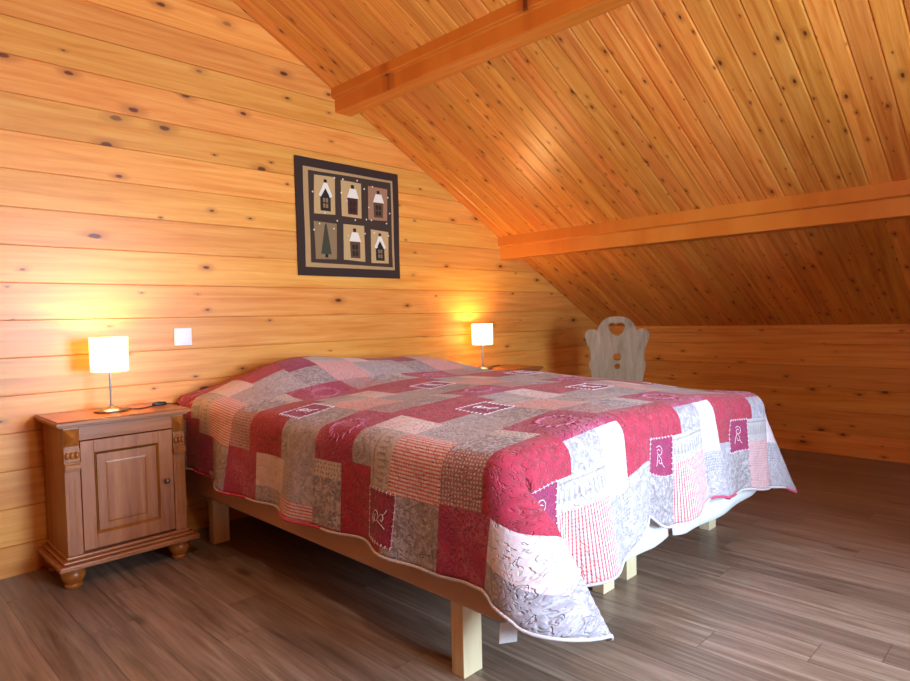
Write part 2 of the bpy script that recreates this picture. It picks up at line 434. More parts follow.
    bmesh.ops.rotate(bm, verts=bm.verts[:], cent=(0,0,0), matrix=Matrix.Rotation(PI/2, 3, 'X'))
    bmesh.ops.translate(bm, verts=bm.verts[:], vec=(.150, F-.003, .365))
    obj('knob', bm, M['knob'], d, smooth=True)
    for x in (-.215, .205):
        for y in (F+.025, BK-.045):
            bm = bmesh.new()
            add_lathe(bm, [(.026, 0), (.031, .004), (.033, .013), (.029, .019), (.035, .028), (.043, .042), (.045, .054), (.041, .067), (.033, .076), (.032, .085)], (x, y, 0), 28)
            obj('foot', bm, M['carved'], t, smooth=True)
    return t
ns = make_nightstand(); ns.location = (.893, 0, 0); ns.scale = (1, 1, 1)
ns2 = copy_tree(ns); ns2.location = (3.50, 0, 0)
ns2['label'] = 'wooden nightstand mostly hidden behind the far side of the bed, under a lit lamp'

# ------------------------------------------------------------------ lamps
def make_lamp():
    t = thing('table_lamp', 'x', 'lamp', group='lit bedside lamps')
    bm = bmesh.new(); add_lathe(bm, [(.060, 0), (.068, .002), (.069, .007), (.064, .012), (.030, .018), (.008, .024), (.006, .03)], seg=40)
    obj('base', bm, M['chrome'], t, smooth=True)
    bm = bmesh.new(); add_lathe(bm, [(.0045, .028), (.0045, .245)], seg=14)
    obj('stem', bm, M['chrome'], t, smooth=True)
    bm = bmesh.new(); prof = [(.070, .176), (.0735, .178), (.0755, .320), (.0735, .324), (.0725, .322), (.0705, .180)]
    add_lathe(bm, prof, seg=48, caps=False)
    obj('lamp_shade', bm, M['shade'], t, smooth=True)
    bm = bmesh.new(); bmesh.ops.create_uvsphere(bm, u_segments=16, v_segments=12, radius=.018, matrix=Matrix.Translation((0, 0, .262)))
    o = obj('bulb', bm, plain_bulb, t, smooth=True)
    return t
plain_bulb = plain('warm_bulb_glass', srgb(255,240,210), .3, 0, (1, .6, .25, 1), 12)
lamp = make_lamp(); lamp.location = (.885, -.185, .674)
lamp['label'] = 'lit table lamp with white shade on the carved nightstand left of the bed'
lamp2 = copy_tree(lamp); lamp2.location = (3.335, -.15, .674)
lamp2['label'] = 'lit table lamp with white shade beyond the far side of the bed'
def cord(parent, pts, r=.0028):
    bm = bmesh.new()
    P_ = [Vector(p) for p in pts]; out = []
    for i in range(len(P_)-1):
        p0, p1, p2, p3 = P_[max(i-1, 0)], P_[i], P_[i+1], P_[min(i+2, len(P_)-1)]
        for k in range(8):
            u = k/8
            out.append(.5*((2*p1)+(p2-p0)*u+(2*p0-5*p1+4*p2-p3)*u*u+(3*p1-p0-3*p2+p3)*u**3))
    out.append(P_[-1]); add_tube(bm, out, r)
    return obj('cord', bm, M['black'], parent, smooth=True)
L0 = lamp.location
cord(lamp, [(.066, -.01, .004), (.10, -.035, .003), (.14, -.02, .003), (.17, -.005, .004), (.195, 0, .007), (.23, -.004, .007), (.262, -.008, .004), (.284, -.002, .002), (.297, .02, -.03), (.300, .05, -.15), (.302, .08, -.4), (.298, .10, -.60), (.29, .12, -.668)])
bm = rounded_box(.172, .232, -.012, .012, .002, .018, .006, 3); sw = obj('switch', bm, M['black'], lamp, smooth=True)
bm = rounded_box(.193, .210, -.006, .006, .018, .022, .002, 2); obj('rocker', bm, M['chrome'], sw)
cord(lamp2, [(.066, 0, .004), (.12, .03, .003), (.2, .06, .003), (.27, .08, .003), (.285, .09, -.03), (.29, .1, -.3), (.29, .11, -.668)])
for l_ in (lamp, lamp2):
    li = bpy.data.lights.new('lamp_bulb_light', 'POINT'); li.energy = LAMP_W; li.color = (1, .56, .22); li.shadow_soft_size = .02
    lo = bpy.data.objects.new('bulb_light', li); COL.objects.link(lo); lo.location = Vector(l_.location)+Vector((0, 0, .292))

# ------------------------------------------------------------------ light switch on the wall
t = thing('light_switch', 'square white light switch plate on the pine wall above the nightstand', 'switch', (1.278, 0, .985))
bm = rounded_box(-.044, .044, -.010, .0, -.044, .044, .004, 2); obj('plate', bm, M['white_plastic'], t, smooth=True)
bm = rounded_box(-.029, .029, -.013, -.009, -.029, .029, .002, 2); obj('rocker', bm, M['white_plastic'], t, smooth=True)

# ------------------------------------------------------------------ patchwork wall hanging
t = thing('wall_hanging', 'dark patchwork wall hanging with six little house and tree blocks on the pine wall', 'wall hanging', (0, 0, 0))
def cloth(name, c, c2=None): return fabric(name, c, 260, .9, .0008, c2)
MB_, MT, MI = cloth('dark_brown_cloth', srgb(46,30,26)), cloth('tan_cloth', srgb(176,142,96)), cloth('charcoal_green_cloth', srgb(52,42,34), srgb(70,40,30))
HX0, HX1, HZ0, HZ1 = 1.945, 2.702, 1.312, 1.993
def wav(x, z): return .0015*math.sin(x*17)+.002*math.sin(z*11+x*5)
def sheet(name, x0, x1, z0, z1, y, th, mat, parent, jit=0, poly=None, nx=12):
    bm = bmesh.new()
    if poly is None:
        j = [random.uniform(-jit, jit) for _ in range(8)]
        g = []
        for k in range(nx+1):
            v = k/nx; row = []
            for i in range(nx+1):
                u = i/nx
                X = (x0+j[0])*(1-u)*(1-v)+(x1+j[1])*u*(1-v)+(x1+j[2])*u*v+(x0+j[3])*(1-u)*v
                Z = (z0+j[4])*(1-u)*(1-v)+(z0+j[5])*u*(1-v)+(z1+j[6])*u*v+(z1+j[7])*(1-u)*v
                row.append(bm.verts.new((X, -(y+wav(X, Z)), Z)))
            g.append(row)
        fs = [bm.faces.new((g[k][i], g[k][i+1], g[k+1][i+1], g[k+1][i])) for k in range(nx) for i in range(nx)]
    else:
        fs = [bm.faces.new([bm.verts.new((a, -(y+wav(a, b)), b)) for a, b in poly])]
    r = bmesh.ops.extrude_face_region(bm, geom=fs)
    bmesh.ops.translate(bm, verts=[v for v in r['geom'] if isinstance(v, bmesh.types.BMVert)], vec=(0, th, 0))
    return obj(name, bm, mat, parent)
bd = sheet('border', HX0, HX1, HZ0, HZ1, .012, .006, MB_, t, .004)
sheet('tan_strip', 1.995, 2.655, 1.362, 1.942, .0145, .003, MT, bd, .004)
fld = sheet('field', 2.026, 2.634, 1.385, 1.922, .017, .003, MI, bd, .003)
cream, brick, coal, snow = cloth('cream_cloth', srgb(190,158,108)), cloth('maroon_cloth', srgb(70,28,24)), cloth('black_cloth', srgb(30,24,22)), cloth('snow_cloth', srgb(228,222,208))
rose, olive, brownc, pinkt = cloth('brown_house_cloth', srgb(92,62,40)), cloth('green_tree_cloth', srgb(58,60,44)), cloth('taupe_cloth', srgb(138,112,78)), cloth('rose_tan_cloth', srgb(160,116,86))
blocks = [(2.060, 2.208, 1.678, 1.900, cream, 'house', coal), (2.250, 2.402, 1.675, 1.890, cream, 'flat', brick), (2.450, 2.600, 1.676, 1.878, pinkt, 'flat', rose),
          (2.055, 2.205, 1.410, 1.630, brownc, 'tree', olive), (2.258, 2.412, 1.410, 1.628, cream, 'flat', rose), (2.462, 2.602, 1.404, 1.612, cream, 'house', coal)]
for x0, x1, z0, z1, mt, kind, hm in blocks:
    b = sheet('block', x0, x1, z0, z1, .0195, .002, mt, fld, .006, nx=4)
    w, h = x1-x0, z1-z0; X = lambda u: x0+u*w; Z = lambda v: z0+v*h
    if kind == 'tree':
        sheet('tree', 0, 0, 0, 0, .0215, .002, hm, b, poly=[(X(.26), Z(.14)), (X(.74), Z(.14)), (X(.56), Z(.93)), (X(.52), Z(.96)), (X(.48), Z(.93))])
        sheet('tree_trunk', 0, 0, 0, 0, .0215, .002, coal, b, poly=[(X(.45), Z(.05)), (X(.58), Z(.05)), (X(.58), Z(.138)), (X(.45), Z(.138))])
    else:
        if kind == 'house':
            sheet('house', 0, 0, 0, 0, .0215, .002, hm, b, poly=[(X(.28), Z(.08)), (X(.76), Z(.08)), (X(.76), Z(.48)), (X(.52), Z(.74)), (X(.28), Z(.48))])
            sheet('snowy_roof', 0, 0, 0, 0, .0235, .002, snow, b, poly=[(X(.20), Z(.48)), (X(.30), Z(.44)), (X(.52), Z(.68)), (X(.74), Z(.44)), (X(.84), Z(.48)), (X(.60), Z(.82)), (X(.44), Z(.82))])
            wx, wz0, wz1 = (.40, .64), .16, .42
        else:
            sheet('house', 0, 0, 0, 0, .0215, .002, hm, b, poly=[(X(.30), Z(.08)), (X(.76), Z(.08)), (X(.78), Z(.55)), (X(.28), Z(.55))])
            sheet('snowy_roof', 0, 0, 0, 0, .0235, .002, snow, b, poly=[(X(.24), Z(.54)), (X(.82), Z(.54)), (X(.68), Z(.80)), (X(.38), Z(.80))])
            wx, wz0, wz1 = (.38, .66), .14, .46
        sheet('chimney', 0, 0, 0, 0, .0215, .002, coal, b, poly=[(X(.46), Z(.81)), (X(.60), Z(.81)), (X(.60), Z(.91)), (X(.46), Z(.91))])
        mw = brownc if kind == 'house' else coal
        for i in range(2):
            for k in range(2):
                a0 = wx[0]+i*(wx[1]-wx[0])*.56; a1 = a0+(wx[1]-wx[0])*.40; c0 = wz0+k*(wz1-wz0)*.56; c1 = c0+(wz1-wz0)*.42
                sheet('house_window', 0, 0, 0, 0, .0232, .0015, mw, b, poly=[(X(a0), Z(c0)), (X(a1), Z(c0)), (X(a1), Z(c1)), (X(a0), Z(c1))])
for u, v in ((.02,.75),(.25,.93),(.34,.93),(.38,.70),(.20,.72),(.32,.78),(.50,.94),(.42,.80),(.58,.86),(.68,.90),(.63,.66),(.86,.80),(.88,.62),(.66,.52),(.14,.54),(.02,.35),(.27,.47),(.23,.38),(.08,.42),(.38,.32),(.47,.50),(.60,.52),(.58,.36),(.69,.38),(.72,.22),(.84,.50),(.86,.36)):
    x, z = 2.035+u*.66, 1.385+v*.55
    bm = bmesh.new(); m_ = Matrix.Translation((x, -.0235-wav(x, z), z)) @ Matrix.Diagonal((.0055, .0025, .0055, 1))
    bmesh.ops.create_uvsphere(bm, u_segments=8, v_segments=6, radius=1, matrix=m_)
    obj('stitched_snowflake', bm, snow, fld, smooth=True)

# ------------------------------------------------------------------ the two box-spring beds
def make_bed(x0, x1, label, legx, facecol):
    t = thing('single_bed', label, 'bed', ((x0+x1)/2, 0, 0), group='pair of beds pushed together')
    cx = (x0+x1)/2
    bm = rounded_box(x0-cx, x1-cx, -2.115, -.03, .226, .405, .028, 4); obj('box_spring', bm, facecol, t, smooth=True)
    bm = rounded_box(x0+.004-cx, x1-.004-cx, -2.105, -.035, .405, .615, .05, 5); obj('mattress', bm, M['sheet'], t, smooth=True)
    for a, b in legx:
        for y in (-1.935, -.285):
            bm = bmesh.new(); add_box(bm, a-cx, b-cx, y, y+.05, 0, .232); obj('leg', bm, M['legwood'], t, .002)
    return t
bed1 = make_bed(1.240, 2.140, 'upholstered single bed on pale wooden legs, the near one beside the carved nightstand', ((1.274, 1.353), (2.025, 2.101)), M['boxfabric'])
bed2 = make_bed(2.165, 3.065, 'upholstered single bed on pale wooden legs, the far one nearer the low wall', ((2.195, 2.270), (2.962, 3.038)), M['boxfabric'])
# white valance sheets hanging at the foot end
def valance(bed, x0, x1, zb, sag):
    bm = bmesh.new(); n = 40; rows = []
    for k in range(9):
        v = k/8; row = []
        for i in range(n+1):
            u = i/n; x = x0+(x1-x0)*u; e = min(1, min(u, 1-u)*8)
            z = .42-(.42-zb)*v - sag*v*math.sin(math.pi*u)**.7 + .012*v*(1-e)
            y = -2.123-.010*v-.006*math.sin(u*14+1)*v
            row.append(bm.verts.new((x-bed.location.x, y, z)))
        rows.append(row)
    for a, b in zip(rows, rows[1:]):
        for i in range(n): bm.faces.new((a[i], a[i+1], b[i+1], b[i]))
    o = obj('foot_cover', bm, M['sheet'], bed, smooth=True)
    m_ = o.modifiers.new('thick', 'SOLIDIFY'); m_.thickness = .004; m_.offset = 0
valance(bed1, 1.275, 2.135, .228, .0); valance(bed2, 2.17, 3.05, .222, .02)
bm = bmesh.new(); add_box(bm, -.0015, .0015, -.026, .026, -.055, 0)
o = obj('care_label', bm, M['label'], bed1); o.location = (1.262-bed1.location.x, -2.12, .235); o.rotation_euler = (math.radians(4), 0, math.radians(65))

# ------------------------------------------------------------------ the quilt
# ---- quilt surface: cloth coordinates (X across, Y towards the foot, metres) -> world
XL, XR, YF, RQ = 1.215, 3.09, 2.165, 0.075
A_L, A_R, B_F, Y_H = 0.32, 0.33, 0.395, 0.02      # drops beyond the edge (left, right, foot), head end
def sm(t):
    t = max(0.0, min(1.0, t)); return t*t*(3-2*t)
def q_height(x, y):
    sx = max(0.0, min(1.0, (x-XL)/(XR-XL)))
    h = 0.672 + 0.055*math.sin(math.pi*sx)**0.6 - 0.022*sm((x-2.3)/.7)*sm((y-1.2)/.8)
    g = lambda cx, cy, wx, wy, a: a*math.exp(-((x-cx)/wx)**2-((y-cy)/wy)**2)
    h += g(1.74, .30, .34, .32, .135) + g(2.46, .30, .46, .34, .100) + g(2.12, .30, .16, .3, .012) + g(2.85, 1.0, .30, .45, .020) + g(2.2, .95, .5, .25, .012)
    h += g(2.0, 1.45, .30, .22, .018) - g(1.62, .80, .22, .13, .020) - g(2.15, .66, .5, .10, .012)
    h += g(2.55, 1.55, .22, .35, .014) - g(2.35, 1.9, .12, .3, .008) + g(1.45, 1.3, .12, .3, .012)
    h += 0.007*math.sin(7*x+4*y)*math.sin(6*y-3*x+1)
    return h
def pw(t, pts):
    for (t0, v0), (t1, v1) in zip(pts, pts[1:]):
        if t <= t1:
            return v0+(v1-v0)*sm((t-t0)/(t1-t0))*.5+(v1-v0)*((t-t0)/(t1-t0))*.5
    return pts[-1][1]
def bend(s, psi):
    amax = math.pi/2-psi; sa = RQ*amax
    if s < sa:
        a = s/RQ; return RQ*math.sin(a), RQ*(1-math.cos(a))
    t = s-sa
    return RQ*math.sin(amax)+t*math.sin(psi), RQ*(1-math.cos(amax))+t*math.cos(psi)
def q_point(X, Y):
    xl, xr, yf = XL+RQ, XR-RQ, YF-RQ
    a = 0.0; side = 0
    if X < xl: a = xl-X; side = -1
    elif X > xr: a = X-xr; side = 1
    b = max(0.0, Y-yf)
    cx = min(max(X, xl), xr); cy = min(Y, yf)
    h = q_height(cx, cy)
    if a == 0 and b == 0: return (X, -Y, h)
    if b == 0:                      # side hanging
        amp = max(0.0, a-.1)
        psi = math.radians(5) if side < 0 else math.radians(9)
        o, d = bend(a, psi)
        w = .07*amp*math.sin(Y*11.0+1.0)+.04*amp*math.sin(Y*23+.5)
        if side < 0: w += -.10*amp*sm((.35-Y)/.35)
        w *= sm((yf-Y)/.15) if Y > yf-.15 else 1
        return (cx+side*(o+w), -cy, h-d)
    if a == 0:                      # foot hanging
        amp = max(0.0, b-.1)
        psi = math.radians(3)
        lift = math.exp(-((X-1.90)/.10)**2)*.17+math.exp(-((X-2.36)/.15)**2)*.12+math.exp(-((X-2.75)/.12)**2)*.06
        b -= amp*lift*1.25
        o, d = bend(b, psi)
        w = amp*(.10*math.sin((X-1.50)*9.4)+.06*math.sin(X*21))
        w *= sm((X-xl)/.12)*sm((xr-X)/.15)
        w = max(w+.012, -.004)
        return (cx, -cy-o-w, h-d)
    r = math.hypot(a, b); t = math.atan2(b, a)/(math.pi/2)
    if side < 0:
        psi = pw(t, ((0, 5), (.2, 7), (.34, 14), (.5, 28), (.64, 23), (.8, 11), (1, 3)))
        az = pw(t, ((0, 180), (.2, 198), (.34, 228), (.5, 288), (.72, 303), (.88, 288), (1, 270)))
    else:
        psi = pw(t, ((0, 9), (.2, 14), (.5, 28.5), (.8, 14), (1, 3)))
        az = pw(t, ((0, 360), (.5, 338), (.8, 300), (1, 270)))
    k = sm(r/.26); az = (180+90*t if side < 0 else 360-90*t)*(1-k)+az*k; psi = psi*k+6*(1-k)
    o, d = bend(r, math.radians(psi))
    return (cx+o*math.cos(math.radians(az)), -cy+o*math.sin(math.radians(az)), h-d)
def q_round(X, Y, rc=.13):          # rounded cloth corners
    for side, lim in ((-1, XL+RQ-(A_L+RQ)), (1, XR-RQ+(A_R+RQ))):
        da = (lim+rc-X) if side < 0 else (X-(lim-rc)); db = Y-(YF+B_F-rc)
        if da > 0 and db > 0:
            m = max(da, db)/math.hypot(da, db)
            X = X-side*0 + (-side)*(da-da*m) if True else X
            Y = Y-(db-db*m)
    return X, Y

UX, UY = .68, .64; MX, MY = 1.34, 2.31
RECTS = [('red', -.25, .14, -.23, -.07), ('red', -.25, -.08, -.07, .02), ('mono', -.08, .08, -.07, .07), ('band', .08, .30, -.07, .03),
         ('grey', .14, .30, -.17, -.07), ('white', .30, .43, -.17, .05), ('ging', .08, .30, .03, .25), ('dot', .30, .43, .05, .14),
         ('light', .30, .43, .14, .25), ('light', -.25, -.08, .02, .25), ('brown', -.08, .08, .07, .25),
         ('floral', -.25, -.09, -.39, -.23), ('darkgrey', -.09, .07, -.39, -.23), ('strip', .07, .13, -.39, -.23), ('rose', .13, .43, -.39, -.17), ('rose', .13, .14, -.23, -.17)]
def patch_at(X, Y):
    if X < .97 and Y > 2.14: return 'grey'
    for j in (-4, -3, -2, -1, 0, 1):
        y = Y-MY-UY*j
        if not (-.39 <= y < .25): continue
        for i in range(-6, 8):
            x = X-MX-UX*i-.34*j
            if not (-.25 <= x < .43): continue
            for k, a, b, c, d in RECTS:
                if a <= x < b and c <= y < d: return k
            return 'red'
    return 'red'
KINDS = ['red', 'mono', 'band', 'grey', 'white', 'ging', 'dot', 'light', 'brown', 'floral', 'darkgrey', 'strip', 'rose']
def quilt_mat(kind):
    n = NT('quilt_'+kind, .85); uv = n.coord('UV'); s = n.sep(uv)
    P = dict(red=(srgb(178,34,68), srgb(162,26,58)), mono=(srgb(158,30,88), srgb(144,26,80)), band=(srgb(192,184,188), srgb(180,168,160)),
             grey=(srgb(162,156,170), srgb(190,186,198)), white=(srgb(224,214,222), srgb(230,198,206)), ging=(srgb(228,214,218), srgb(200,58,70)),
             dot=(srgb(166,160,172), srgb(208,204,212)), light=(srgb(168,162,172), srgb(192,186,196)), brown=(srgb(146,136,142), srgb(184,176,182)),
             floral=(srgb(166,118,128), srgb(216,206,206)), darkgrey=(srgb(142,136,150), srgb(198,194,206)), strip=(srgb(208,202,202), srgb(150,140,146)),
             rose=(srgb(164,34,84), srgb(196,120,150)))[kind]
    a, b = P
    fine = n.noise(uv, 900, 2)
    if kind == 'ging':
        fu = n.smooth(n.math('SINE', n.math('MULTIPLY', s[0], 2*math.pi/.011)), -.1, .5)
        fv = n.smooth(n.math('SINE', n.math('MULTIPLY', s[1], 2*math.pi/.011)), -.1, .5)
        f = n.math('MULTIPLY_ADD', fv, .16, n.math('MULTIPLY', fu, .80))
    elif kind in ('red', 'mono'):
        f = n.smooth(n.noise(uv, 30, 2), .4, .6)
    elif kind in ('dot', 'floral', 'strip'):
        v = n.voro(uv, 85 if kind != 'strip' else 60, .35); f = n.smooth(v['Distance'], .18, .34, 1, 0)
    elif kind == 'band':
        fy = n.math('FRACT', n.math('MULTIPLY', s[0], 50)); wv = n.math('ABSOLUTE', n.math('SUBTRACT', fy, .5))
        ty = n.math('FRACT', n.math('DIVIDE', n.math('ADD', n.math('SUBTRACT', s[1], MY), .07+.64*4), .32))
        tz = n.math('MULTIPLY', ty, .32)                      # metres from the top edge of the band
        tree = n.smooth(n.math('SUBTRACT', wv, n.math('MULTIPLY', n.math('SUBTRACT', tz, .03), 6)), 0, .08, 1, 0)
        inb = n.math('MULTIPLY', n.smooth(tz, .030, .034), n.smooth(tz, .070, .074, 1, 0))
        f = n.math('MULTIPLY', tree, inb); b = srgb(158,152,152)
        line = n.math('MULTIPLY', n.smooth(n.math('ABSOLUTE', n.math('SUBTRACT', tz, .016)), .002, .004, 1, 0), 1)
        f = n.math('MAXIMUM', f, line)
    elif kind == 'rose':
        x = n.noise(uv, 38, 3, .6, 1.5); f = n.smooth(n.math('ABSOLUTE', n.math('SUBTRACT', x, .5)), .02, .06, .7, 0)
        big = n.smooth(n.noise(uv, 6, 1), .42, .58); f = n.math('MULTIPLY', f, big)
    elif kind == 'white':
        f = n.smooth(n.noise(uv, 45, 3, .6, 1.0), .48, .6, 0, .8)
    else:
        x = n.noise(uv, 42, 4, .65, 1.2); f = n.smooth(x, .46, .58)
    col = n.mix(f, a, b)
    col = n.mix(n.smooth(fine, .35, .65, 0, .12), col, srgb(120,100,104))
    # meandering quilting stitches
    wv = n.noise(uv, 38, 1, .4, 1.6)
    groove = n.smooth(n.math('ABSOLUTE', n.math('SUBTRACT', n.math('FRACT', n.math('MULTIPLY', wv, 2.3)), .5)), .0, .26)
    pk = n.noise(uv, 70, 2)
    n.color(n.mix(n.math('MULTIPLY', n.math('SUBTRACT', 1.0, n.smooth(groove, 0, .3)), .10), col, n.mix(.5, col, srgb(235,225,225))))
    n.bump(n.math('MULTIPLY_ADD', pk, .5, groove), .0044, .85)
    n.p.inputs['Sheen Weight'].default_value = .15
    return n.m
x0q, x1q = XL-A_L, XR+A_R; y0q, y1q = Y_H, YF+B_F
def lines(lo, hi, brk, step):
    L = {lo, hi}
    for b in brk:
        if lo+.004 < b < hi-.004: L.add(round(b, 5))
    L = sorted(L); out = [L[0]]
    for b in L[1:]:
        if b-out[-1] < .0015: continue
        k = max(1, int(math.ceil((b-out[-1])/step))); a0 = out[-1]
        for i in range(1, k+1): out.append(a0+(b-a0)*i/k)
    return out
bx = sorted({MX+UX*i+.34*j+e for i in range(-6, 8) for j in (0, 1) for r in RECTS for e in (r[1], r[2])})
by = sorted({MY+UY*j+e for j in range(-5, 2) for r in RECTS for e in (r[3], r[4])})
gx, gy = lines(x0q, x1q, bx, .018), lines(y0q, y1q, by, .018)
bm = bmesh.new(); uvl = bm.loops.layers.uv.new('UVMap')
vg = [[bm.verts.new(q_point(*q_round(X, Y))) for X in gx] for Y in gy]
for j in range(len(gy)-1):
    for i in range(len(gx)-1):
        f = bm.faces.new((vg[j][i], vg[j+1][i], vg[j+1][i+1], vg[j][i+1]))
        f.material_index = KINDS.index(patch_at((gx[i]+gx[i+1])/2, (gy[j]+gy[j+1])/2))
        for lp, (a, b) in zip(f.loops, ((gx[i], gy[j]), (gx[i], gy[j+1]), (gx[i+1], gy[j+1]), (gx[i+1], gy[j]))): lp[uvl].uv = (a, b)
        f.smooth = True
me = bpy.data.meshes.new('quilt_top'); bm.to_mesh(me); bm.free()
for k in KINDS: me.materials.append(quilt_mat(k))
MBIND = fabric('raspberry_binding', srgb(206,70,108), 400); me.materials.append(MBIND)
quilt = thing('patchwork_quilt', 'crimson, grey and gingham patchwork quilt spread over both beds', 'quilt')
qt = bpy.data.objects.new('quilt_top', me); COL.objects.link(qt); qt.parent = quilt
md = qt.modifiers.new('thick', 'SOLIDIFY'); md.thickness = .009; md.offset = -1
# binding along the hem, alternating with the patch beside it as in a scrap-bound quilt
def qp(X, Y, off=.0):
    p = Vector(q_point(*q_round(X, Y)))
    if off:
        e = .004
        a = Vector(q_point(*q_round(X+e, Y)))-Vector(q_point(*q_round(X-e, Y))); b = Vector(q_point(*q_round(X, Y+e)))-Vector(q_point(*q_round(X, Y-e)))
        nn = b.cross(a)
        if nn.length > 0: p += nn.normalized()*off
    return p
hem = [(x0q, y) for y in gy]+[(x, y1q) for x in gx[1:]]+[(x1q, y) for y in gy[::-1][1:]]
bm = bmesh.new(); add_tube(bm, [qp(*h)+Vector((0, 0, -.002)) for h in hem], .0048, 8)
for f in bm.faces: f.smooth = True
def bind_mat():
    n = NT('scrap_binding', .85); s = n.sep(n.coord()); 
    r = n.white(n.math('FLOOR', n.math('MULTIPLY', n.math('ADD', s[0], n.math('MULTIPLY', s[1], 1.3)), 5.5)), '1D')[0]
    n.color(n.ramp(r, [(0, srgb(206,70,108)), (.15, srgb(206,198,200)), (.72, srgb(176,40,64)), (.8, srgb(190,182,186))], 'CONSTANT'))
    n.bump(n.math('SINE', n.math('MULTIPLY', n.math('ADD', s[0], s[1]), 500)), .001, .5)
    return n.m
obj('binding', bm, bind_mat(), quilt)
# embroidered monograms and the dotted stitching around them
MTH = fabric('white_embroidery_thread', srgb(236,216,226), 600)
GLY = [[(-.026,-.034),(-.010,-.040),(.006,-.036),(.016,-.026),(.014,-.012),(.002,-.006),(-.012,-.010),(-.018,-.022),(-.008,-.028),(.004,-.022)],
       [(-.012,-.008),(-.016,.006),(-.020,.020),(-.026,.034)],[(-.004,-.004),(.010,.006),(.012,.018),(.002,.024),(-.008,.018),(-.004,.010)],[(.010,.018),(.020,.030),(.030,.036)]]
def ribbon(bm, pts, w, off=.0035):
    n_ = len(pts)
    fine = []
    for i in range(n_-1):
        for k in range(3):
            u = k/3; fine.append((pts[i][0]*(1-u)+pts[i+1][0]*u, pts[i][1]*(1-u)+pts[i+1][1]*u))
    fine.append(pts[-1]); add_tube(bm, [qp(a, b, off*.4) for a, b in fine], w, 6)
for j in range(-4, 1):
    for i in range(-6, 8):
        cx, cy = MX+UX*i+.34*j, MY+UY*j
        if cy < .5 or not (x0q+.09 < cx < x1q-.09 and y0q+.09 < cy < y1q-.07): continue
        bm = bmesh.new()
        for g in GLY: ribbon(bm, [(cx+a, cy+b*1.05) for a, b in g], .0013)
        mono = obj('embroidered_monogram', bm, MTH, quilt, smooth=True); bm = bmesh.new()
        loop = [(-.078, -.071), (-.026, -.071), (.026, -.071), (.078, -.071), (.078, -.024), (.078, .024), (.078, .071), (.026, .071), (-.026, .071), (-.078, .071), (-.078, .024), (-.078, -.024), (-.078, -.071)]
        ribbon(bm, [(cx+a, cy+b) for a, b in loop], .0007, .003)
        for k in range(8):
            u = -.072+k*.0205
            for a, b, da, db in ((u, -.071, .0, .004), (u, .071, 0, .004), (-.078, u*.95, .004, 0), (.078, u*.95, .004, 0)):
                add_tube(bm, [qp(cx+a-da-.002, cy+b-db, .001), qp(cx+a+.0, cy+b+.0, .0022), qp(cx+a+da+.002, cy+b+db, .001)], .0016, 6)
        obj('stitched_border', bm, MTH, mono, smooth=True)

MWR = fabric('dusty_pink_thread', srgb(196,116,146), 600)
for j in range(-4, 1):
    for i in range(-6, 8):
        cx, cy = MX+UX*i+.34*j+.275, MY+UY*j-.285
        if cy < .1 or not (x0q+.2 < cx < x1q-.16): continue
        bm = bmesh.new()
        ribbon(bm, [(cx+.062*math.cos(a*PI/12), cy+.062*math.sin(a*PI/12)) for a in range(25)], .0016, .003)
        for a in range(16):
            c_, s_ = math.cos(a*PI/8), math.sin(a*PI/8)
            ribbon(bm, [(cx+.062*c_, cy+.062*s_), (cx+.076*c_-.010*s_, cy+.076*s_+.010*c_)], .0018, .003)
            ribbon(bm, [(cx+.062*c_, cy+.062*s_), (cx+.048*c_-.010*s_, cy+.048*s_+.010*c_)], .0018, .003)
        obj('embroidered_wreath', bm, MWR, quilt, smooth=True)
# ------------------------------------------------------------------ chair
ch = thing('wooden_chair', 'whitewashed wooden chair with a heart cut-out in its scalloped back, beyond the bed', 'chair', (4.08, -.79, 0), math.radians(-60))
# local: -y faces the room corner side of the back seen from the camera; x is the width
def curve_board(name, outline, holes, th, mat, parent):
    cu = bpy.data.curves.new(name, 'CURVE'); cu.dimensions = '2D'; cu.fill_mode = 'BOTH'; cu.extrude = th/2; cu.bevel_depth = .003; cu.bevel_resolution = 1
    for pts in [outline]+holes:
        sp = cu.splines.new('POLY'); sp.points.add(len(pts)-1); sp.use_cyclic_u = True
        for p_, (a, b) in zip(sp.points, pts): p_.co = (a, b, 0, 1)
    tmp = bpy.data.objects.new('tmp', cu); COL.objects.link(tmp)
    dg = bpy.context.evaluated_depsgraph_get(); dg.update()
    me_ = bpy.data.meshes.new_from_object(tmp.evaluated_get(dg)); bpy.data.objects.remove(tmp); bpy.data.curves.remove(cu)
    for v in me_.vertices: v.co = Vector((v.co.x, -v.co.z, v.co.y))
    me_.name = name; me_.materials.clear(); me_.materials.append(mat)
    o = bpy.data.objects.new(name, me_); COL.objects.link(o); o.parent = parent
    return o
def smoothpoly(pts, closed=True, k=6):
    n_ = len(pts); out = []
    for i in range(n_):
        p0, p1, p2, p3 = [Vector(pts[(i+d) % n_]) for d in (-1, 0, 1, 2)]
        for s in range(k):
            u = s/k; q_ = .5*((2*p1)+(p2-p0)*u+(2*p0-5*p1+4*p2-p3)*u*u+(3*p1-p0-3*p2+p3)*u**3); out.append((q_.x, q_.y))
    return out
half = [(0, 50), (60, 54), (112, 80), (145, 120), (160, 158), (172, 172), (192, 162), (225, 160), (256, 175), (273, 210), (262, 262), (240, 320), (228, 380), (228, 425), (240, 462), (244, 478), (232, 515), (222, 560), (205, 640), (180, 720)]
K = .00082; zz = lambda v: 1.025-(v-50)*K
R_ = [(a*K, zz(b)) for a, b in half]; outline = smoothpoly(R_+[(-a, b) for a, b in R_[::-1][:-1]], k=4)
hh = [(0, 109), (18, 103), (44, 102), (65, 113), (72, 136), (64, 168), (40, 202), (0, 222)]
